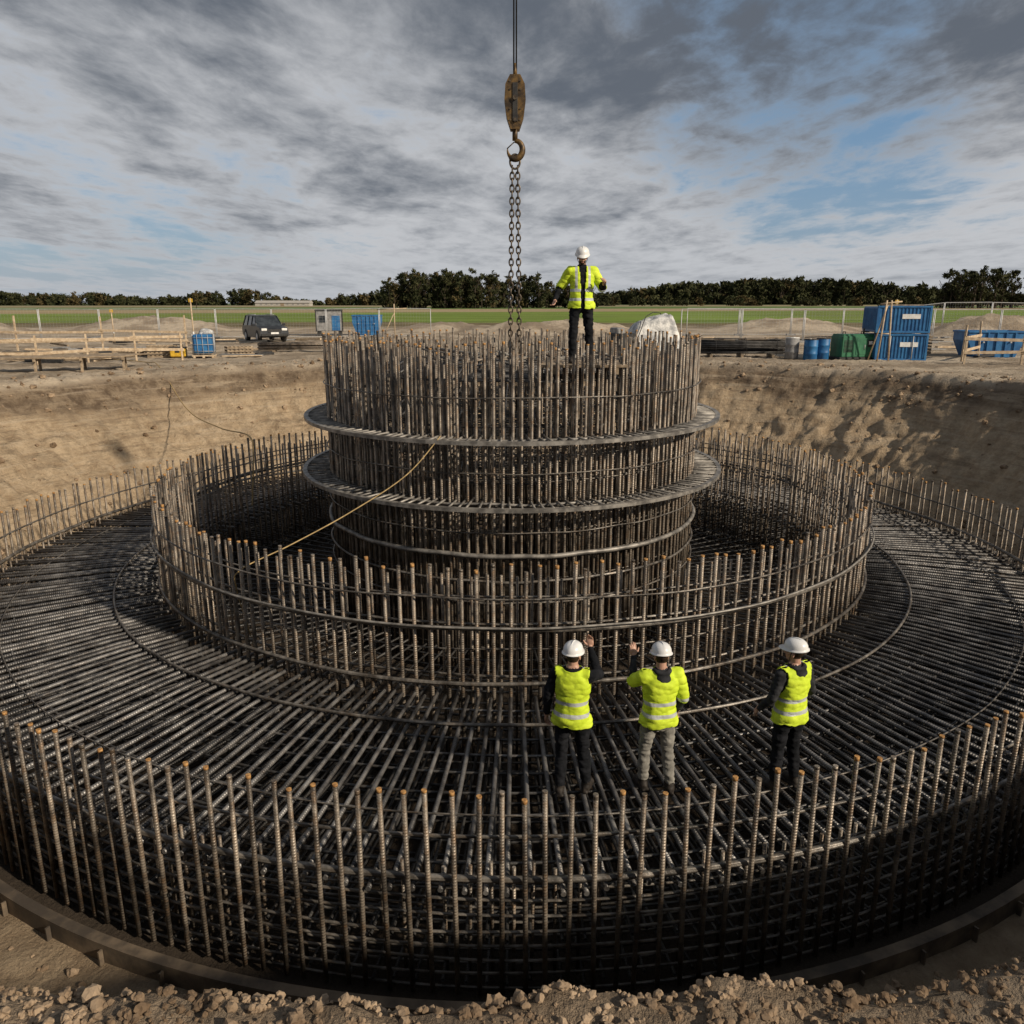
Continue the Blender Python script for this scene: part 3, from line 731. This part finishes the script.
def railing(name,P,h=1.1,step=1.7):
    mb=MB()
    for a,b_ in zip(P[:-1],P[1:]):
        a=Vector((*a,0));b_=Vector((*b_,0)); L=(b_-a).length; n=max(1,int(L/step)); ang=math.atan2(b_.y-a.y,b_.x-a.x); prev=None
        for i in range(n+1):
            p=a.lerp(b_,i/n); z=gz(p.x,p.y); mb.box((p.x,p.y,z+h/2-.1),(.08,.08,h+.25+random.uniform(0,.2)),'wood',rz=ang+random.uniform(-.1,.1),rx=random.uniform(-.06,.06),bev=.006)
            if prev:
                for q in(.5,.98):
                    A=Vector((prev[0],prev[1],prev[2]+q+random.uniform(-.05,.05)));B=Vector((p.x,p.y,z+q+random.uniform(-.05,.05))); mid=(A+B)/2; d=B-A
                    mb.box(mid+Vector((0,-.055,0)),(d.length+.25,.028,.12),'wood',rz=ang,ry=-math.asin(d.z/d.length),bev=.004)
            prev=(p.x,p.y,z)
    return mb.obj(name)
railing('timber_guardrail',[(-14.6,18.6),(-19.5,16.0),(-27,13.5)])
railing('timber_guardrail',[(-17.5,26.5),(-26,25.5),(-38,26)],h=1.7,step=3.0)
railing('timber_guardrail',[(19.6,18.0),(21.4,20.0)],1.5); railing('timber_guardrail',[(18.7,16.2),(23,15.5),(28,15)])
mb=MB()
for i in range(6): mb.box((random.uniform(-.2,.2),-.6+i*.24,.52),(5.2+random.uniform(-.5,.5),.2,.05),'woodd',rz=random.uniform(-.015,.015),bev=.005)
for x in(-2.2,-.7,.8,2.2):
    mb.box((x,0,.44),(.1,1.4,.1),'woodd',bev=.005)
    for y in(-.55,.55): mb.box((x,y,.19),(.09,.09,.42),'woodd',rx=.12*(1 if y>0 else -1))
mb.obj('timber_trestle',loc=at(-16.8,12.7,.02),rz=R(22))
mb=MB()
for k in range(14): mb.box((random.uniform(-.5,.5),random.uniform(-.35,.35),.05+.05*(k//3)),(3.2+random.random(),.18,.045),random.choice(['wood','woodd']),rz=random.uniform(-.12,.12))
mb.obj('timber_stack',loc=at(-19.5,18.3),rz=R(5))
def pallet(loc,rz,n=4):
    mb=MB()
    for k in range(n):
        z=k*.15
        for y in(-.35,0,.35): mb.box((0,y,z+.05),(1.2,.09,.08),'woodd')
        for x in np.linspace(-.55,.55,7): mb.box((x+random.uniform(-.01,.01),0,z+.105),(.1,.8+.02*random.random(),.022),'wood')
    mb.obj('wooden_pallet',loc=loc,rz=rz)
for loc,rz,n in ((at(-16.3,20.6),.2,4),(at(-17.9,21.2),-.3,2),(at(25.5,24),.1,4),(at(27.8,19.5),.5,3),(at(-13.2,22),.5,3),(at(12.2,24),.2,5),(at(20.3,23.5),-.3,6)): pallet(loc,rz,n)
mb=MB(); mb.box((0,0,.25),(.7,.5,.42),'yellow',bev=.05); mb.box((0,0,.47),(.74,.54,.05),'black',bev=.02); mb.box((0,-.26,.3),(.2,.02,.1),'black'); mb.path([(-.2,0,.5),(-.2,0,.6),(.2,0,.6),(.2,0,.5)],.02,'black')
mb.obj('tool_chest',loc=at(-15.4,20.2),rz=.2)
def pole(x,y,h=2.2):
    mb=MB(); mb.bar((0,0,0),(0,0,h),.035,'wood',8); mb.box((0,0,h-.12),(.2,.05,.18),'yellow',bev=.02); mb.bar((-.15,0,.0),(0,0,.5),.02,'wood'); mb.bar((0,0,h*.3),(0,0,h*.4),.04,'white',8); mb.obj('marker_post',loc=at(x,y))
pole(-15.9,23.5,2.7); pole(-24.5,33,2.1); pole(20.2,26,2.6)
mb=MB(); mb.bar((0,0,0),(0,0,2.4),.04,'wood'); mb.bar((-1.2,0,2.0),(.9,0,2.1),.03,'wood'); mb.bar((0,0,1.8),(-.9,0,.0),.03,'wood'); mb.obj('timber_frame',loc=at(-8.2,40))
mb=MB(); mb.bar((0,0,0),(.15,0,2.6),.035,'wood'); mb.bar((.5,0,0),(.35,0,2.6),.035,'wood'); mb.bar((-.1,0,2.45),(.8,0,2.55),.03,'wood'); mb.bar((.1,0,1.2),(.45,0,1.2),.025,'wood'); mb.bar((-.1,.7,0),(.2,0,2.4),.03,'wood'); mb.obj('timber_frame',loc=at(15.9,18.0))
def fence(name,P,h=2.0,panel=3.4):
    mb=MB()
    for a,b_ in zip(P[:-1],P[1:]):
        a=Vector((*a,0));b_=Vector((*b_,0)); n=max(1,int((b_-a).length/panel))
        for i in range(n):
            p=a.lerp(b_,i/n);q=a.lerp(b_,(i+.98)/n); zp,zq=gz(p.x,p.y)+.05,gz(q.x,q.y)+.05
            for u,z in((p,zp),(q,zq)): mb.bar((u.x,u.y,z-.05),(u.x,u.y,z+h),.03,'galv',6)
            mb.box((p.x,p.y,zp+.03),(.7,.25,.14),'grey')
            for k in(.03,1.0): mb.bar((p.x,p.y,zp+h*k),(q.x,q.y,zq+h*k),.022,'galv',5,cap=False)
            for k in np.linspace(.1,.95,8): mb.bar((p.x,p.y,zp+h*k),(q.x,q.y,zq+h*k),.003,'galv',3,cap=False)
            for k in range(1,18):
                w=p.lerp(q,k/18); z=zp+(zq-zp)*k/18; mb.bar((w.x,w.y,z+.06),(w.x,w.y,z+h),.003,'galv',3,cap=False)
    return mb.obj(name)
fence('site_fence',[(-60,36),(-36,38),(-6,44)]); fence('site_fence',[(11,36),(30,33),(50,29)])
fence('site_fence',[(13.5,46),(30,47),(60,47)])
mb=MB(); mb.box((0,0,1.1),(2.0,2.0,1.5),'grey',bev=.04); mb.box((0,0,1.9),(2.1,2.1,.1),'black',bev=.02); mb.box((-.45,-1.01,1.25),(.6,.03,.5),'glass'); mb.box((.5,-1.01,.95),(.6,.03,1.1),'blue')
for sx in(-.8,.8): mb.box((sx,0,.15),(.3,1.9,.3),'black')
for sx in(-.99,.99):
    for sy in(-.99,.99): mb.box((sx,sy,1.1),(.08,.08,1.56),'black')
mb.obj('site_cabin',loc=at(-14.2,46.5),rz=R(12))
def car(name,loc,rz,paint='carpaint'):
    mb=MB(); W=.9
    low=[(-2.25,.42),(-2.28,.72),(-2.2,.98),(-1.1,1.02),(-.95,1.03),(1.15,1.02),(2.05,.92),(2.25,.75),(2.28,.42)]
    def arch(cx): return [(cx+.40*math.cos(t),.36+.40*math.sin(t)) for t in np.linspace(math.pi*.03,math.pi*.97,9)]
    out=low+[(1.85,.30)]+[p for p in arch(1.40) if p[1]>.3]+[(.95,.28),(-.95,.28)]+[p for p in arch(-1.38)]+[(-1.85,.30)]
    bmm=bmesh.new(); vv=[bmm.verts.new((x,-W,z)) for x,z in out]; f=bmm.faces.new(vv); g=bmesh.ops.extrude_face_region(bmm,geom=[f]); ev=[v for v in g['geom'] if isinstance(v,bmesh.types.BMVert)]
    for v in ev: v.co.y=W
    bmesh.ops.recalc_face_normals(bmm,faces=bmm.faces); bmesh.ops.triangulate(bmm,faces=[f_ for f_ in bmm.faces if len(f_.verts)>4])
    bmm.verts.index_update(); mb.add([v.co for v in bmm.verts],[tuple(v.index for v in f_.verts) for f_ in bmm.faces],paint); bmm.free()
    gl=[(-2.1,1.0),(1.15,1.0),(.45,1.60),(-1.85,1.62)]
    vs=[(x,s_*(W-.04 if z<1.1 else W-.2),z) for s_ in(-1,1) for x,z in gl]
    mb.add(vs,[(0,1,2,3),(7,6,5,4),(0,4,5,1),(1,5,6,2),(2,6,7,3),(3,7,4,0)],'glass')
    mb.box((-.72,0,1.63),(2.35,1.42,.07),paint,bev=.02)
    for s_ in(-1,1):
        for x in(-1.0,.0): mb.bar((x,s_*(W-.035),1.0),(x-.03,s_*(W-.19),1.62),.035,paint,6)
        mb.bar((1.13,s_*(W-.05),1.0),(.45,s_*(W-.2),1.62),.04,paint,6); mb.bar((-2.08,s_*(W-.05),1.0),(-1.85,s_*(W-.2),1.62),.05,paint,6)
        for x in(-1.38,1.40):
            mb.bar((x,s_*(W-.22),.36),(x,s_*(W+.02),.36),.35,'black',24); mb.bar((x,s_*(W+.02),.36),(x,s_*(W+.03),.36),.2,'galv',16)
        mb.box((2.20,s_*.65,.80),(.14,.36,.16),'lamp',bev=.03); mb.box((1.0,s_*(W+.09),1.08),(.12,.2,.14),paint,bev=.03)
        mb.bar((-1.7,s_*.6,1.72),(.2,s_*.6,1.71),.02,'galv')
    mb.box((2.27,0,.72),(.05,.85,.2),'black',bev=.01); mb.box((2.28,0,.47),(.08,1.7,.16),'black',bev=.03); mb.box((2.315,0,.58),(.02,.5,.11),'white')
    return mb.obj(name,loc=loc,rz=rz)
car('parked_car',at(-16.4,37,0),R(-58))
car('parked_car',at(34.5,33,0),R(-120),'white')
mb=MB()
for i in range(110):
    x=random.choice([random.uniform(-30,-11),random.uniform(11,32)]); y=random.uniform(17,42); 
    mb.box((x,y,gz(x,y)+.05+random.random()*.05),(random.uniform(.4,2.2),random.uniform(.1,.4),random.uniform(.04,.15)),random.choice(['wood','woodd','grey','black']),rz=random.uniform(-.7,.7),ry=random.uniform(-.06,.06))
mb.obj('scattered_planks')

# ------------------------------------------------------------ background
def tri_cloud(centres,sizes,K,leaf):
    vs=[]
    for (c,s_) in zip(centres,sizes):
        d=rng.normal(size=(K,3)); d/=np.linalg.norm(d,axis=1)[:,None]; p=np.array(c)+d*np.array(s_)*(rng.random((K,1))**.35)
        a=rng.normal(size=(K,3,3))*leaf; vs.append((p[:,None,:]+a).reshape(-1,3))
    return np.concatenate(vs)
def forest(name,trees,K,leaf,mats=('leaf','leaf2'),p2=.25,low=.25):
    mb=MB(); A={0:[],1:[]}
    for x,y,h,w in trees:
        z0=2.8; cs=[];ss=[]; k=1 if random.random()<p2 else 0
        mb.bar((x,y,z0-.5),(x+random.uniform(-.3,.3),y,z0+h*.55),h*.022,'bark',6,r2=h*.01)
        for j in range(4):
            aa=random.random()*6.28; mb.bar((x,y,z0+h*(.25+.1*j)),(x+math.cos(aa)*w*.5,y+math.sin(aa)*w*.5,z0+h*(.5+.1*j)),h*.008,'bark',4,cap=False)
        for j in range(10):
            u=random.random(); zz_=z0+h*(low+(.93-low)*u); sp=w*(.75-.45*abs(u-.35)); aa=random.random()*6.28; q=random.random()*sp
            rr=w*random.uniform(.22,.42)*(1.1-.5*u); cs.append((x+math.cos(aa)*q,y+math.sin(aa)*q,zz_)); ss.append((rr,rr,rr*.8))
        A[k].append(tri_cloud(cs,ss,K,leaf))
    for k in A:
        if A[k]:
            v=np.concatenate(A[k]); n=len(v)//3; mb.add(v.tolist(),[(3*i,3*i+1,3*i+2) for i in range(n)],mats[k])
    return mb.obj(name)
T=[]
for i in range(100):
    x=random.uniform(-64,-8); T.append((x,388+random.uniform(-10,25),random.uniform(14.5,19)*(1 if x>-56 else .8),random.uniform(4.5,6.5)))
for i in range(55):
    x=random.uniform(-8,42); T.append((x,400+random.uniform(0,20),random.uniform(10,20)*(1-.45*abs(noise.noise(Vector((x*.08,3,0)))*1.6)),random.uniform(4,6.5)))
forest('tree_cluster',T,34,.5,low=.06)
T=[(212+random.uniform(0,95),370+random.uniform(0,30),random.uniform(16,21),random.uniform(5,7)) for i in range(90)]
forest('tree_cluster',T,34,.5,p2=.05,low=.06)
T=[(-135+random.uniform(-1,1),335,8,3.4)]; forest('oak_tree',T,60,.25)
T=[]
for i in range(280):
    x=random.uniform(-660,-60); g=.55+.5*noise.noise(Vector((x*.012,0,0)))*2.2; T.append((x,820+random.uniform(0,60),max(4,17*g+random.uniform(-2,3)),random.uniform(7,10)))
forest('distant_treeline',T,18,1.1,low=.05)
T=[]
for i in range(520):
    x=random.uniform(60,900); rise=8+30*math.exp(-((x-430)/250)**2)+8*noise.noise(Vector((x*.01,1,0))); T.append((x,1250+random.uniform(-40,80),max(11,rise+random.uniform(-2,3)),random.uniform(14,20)))
forest('wooded_ridge',T,16,2.4,p2=.1,low=.05)
T=[(random.uniform(30,420),700+random.uniform(0,30),random.uniform(4,9),random.uniform(5,8)) for i in range(70)]
forest('hedgerow',T,14,.9,low=.05)
mb=MB(); L=46
mb.box((0,0,1.3),(L,12,2.6),'wall')
mb.add([(-L/2-.5,-6.6,2.6),(L/2+.5,-6.6,2.6),(L/2+.5,0,4.6),(-L/2-.5,0,4.6),(L/2+.5,6.6,2.6),(-L/2-.5,6.6,2.6)],[(0,1,2,3),(3,2,4,5),(0,3,5),(1,4,2)],'wall')
for i in range(9): mb.box((-18+i*4.5,-6.03,1.5),(1.6,.1,.9),'grey')
mb.box((0,-6.04,1.2),(3,.1,2.3),'woodd')
mb.obj('farm_building',loc=(-195,690,2.8))

# ------------------------------------------------------------ light, world, camera
S=Vector((.84,-.55,.56)).normalized(); el=math.asin(S.z); az=math.atan2(S.x,S.y)
sl=bpy.data.lights.new('sun','SUN'); sl.energy=4.6; sl.angle=R(2.0); sl.color=(1,.86,.68)
so=bpy.data.objects.new('sun',sl); COL.objects.link(so); so.rotation_euler=S.to_track_quat('Z','Y').to_euler(); so.location=(30,-30,40)
w=bpy.data.worlds.new('World'); sc.world=w; w.use_nodes=True; nt=w.node_tree; bg=nt.nodes['Background']; bg.inputs[1].default_value=.115
sky=N(nt,'ShaderNodeTexSky'); sky.sky_type='NISHITA'; sky.sun_disc=False; sky.sun_elevation=el; sky.sun_rotation=az
tc=N(nt,'ShaderNodeTexCoord').outputs['Generated']; s=N(nt,'ShaderNodeSeparateXYZ'); nt.links.new(tc,s.inputs[0])
zp=math_(nt,'MAXIMUM',s.outputs[2],0.0)
zz=math_(nt,'ADD',zp,.085)
u=math_(nt,'DIVIDE',s.outputs[0],zz); v=math_(nt,'DIVIDE',s.outputs[1],zz)
cb=N(nt,'ShaderNodeCombineXYZ'); nt.links.new(u,cb.inputs[0]); nt.links.new(v,cb.inputs[1])
mp=N(nt,'ShaderNodeMapping'); nt.links.new(cb.outputs[0],mp.inputs[0]); mp.inputs['Rotation'].default_value=(0,0,R(-30)); mp.inputs['Scale'].default_value=(.9,.5,1); mp.inputs['Location'].default_value=(1.3,5.2,0)
P=mp.outputs[0]
big=noise_(nt,P,.55,3,.5,.2); med=noise_(nt,P,1.7,9,.60,.35); fine=noise_(nt,P,6.5,6,.62,.25)
def dirmask(d,a,b):
    n=N(nt,'ShaderNodeVectorMath',operation='DOT_PRODUCT'); nt.links.new(tc,n.inputs[0]); n.inputs[1].default_value=d
    return ramp_(nt,n.outputs['Value'],a,b)
cov=math_(nt,'ADD',math_(nt,'MULTIPLY',big,.36),math_(nt,'ADD',math_(nt,'MULTIPLY',med,.44),math_(nt,'MULTIPLY',fine,.20)))
cov=math_(nt,'ADD',cov,.10)
cov=math_(nt,'ADD',cov,math_(nt,'MULTIPLY',dirmask((-.40,.855,.33),.955,.995),.10))
cov=math_(nt,'SUBTRACT',cov,math_(nt,'MULTIPLY',dirmask((.30,.905,.30),.955,1.0),.15))
cov=math_(nt,'SUBTRACT',cov,math_(nt,'MULTIPLY',dirmask((-.42,.898,.135),.965,1.0),.10))
cf=ramp_(nt,cov,.41,.555)
shv=math_(nt,'ADD',math_(nt,'MULTIPLY',med,.45),math_(nt,'ADD',math_(nt,'MULTIPLY',big,.33),math_(nt,'MULTIPLY',fine,.22)))
shv=math_(nt,'ADD',shv,math_(nt,'MULTIPLY',math_(nt,'SUBTRACT',math_(nt,'MINIMUM',zp,.32),.17),.50))
shade=ramp_(nt,shv,.38,.64)
cloud=mixc(nt,shade,(4.8,4.9,5.1),(1.05,1.22,1.5))
bl=mixc(nt,.7,sky.outputs[0],(1.1,2.15,3.6))
c=mixc(nt,cf,bl,cloud)
hz=math_(nt,'POWER',math_(nt,'SUBTRACT',1,zp,None,True),18)
c=mixc(nt,math_(nt,'MULTIPLY',hz,.7),c,(3.8,4.0,4.3))
nt.links.new(c,bg.inputs[0])
cam=bpy.data.cameras.new('camera'); cam.sensor_width=36; cam.lens=28.125; cam.clip_end=9000; cam.clip_start=.05
co=bpy.data.objects.new('camera',cam); COL.objects.link(co); co.location=(0,-17.4,5.3); co.rotation_euler=(R(90-14.64),0,0); sc.camera=co
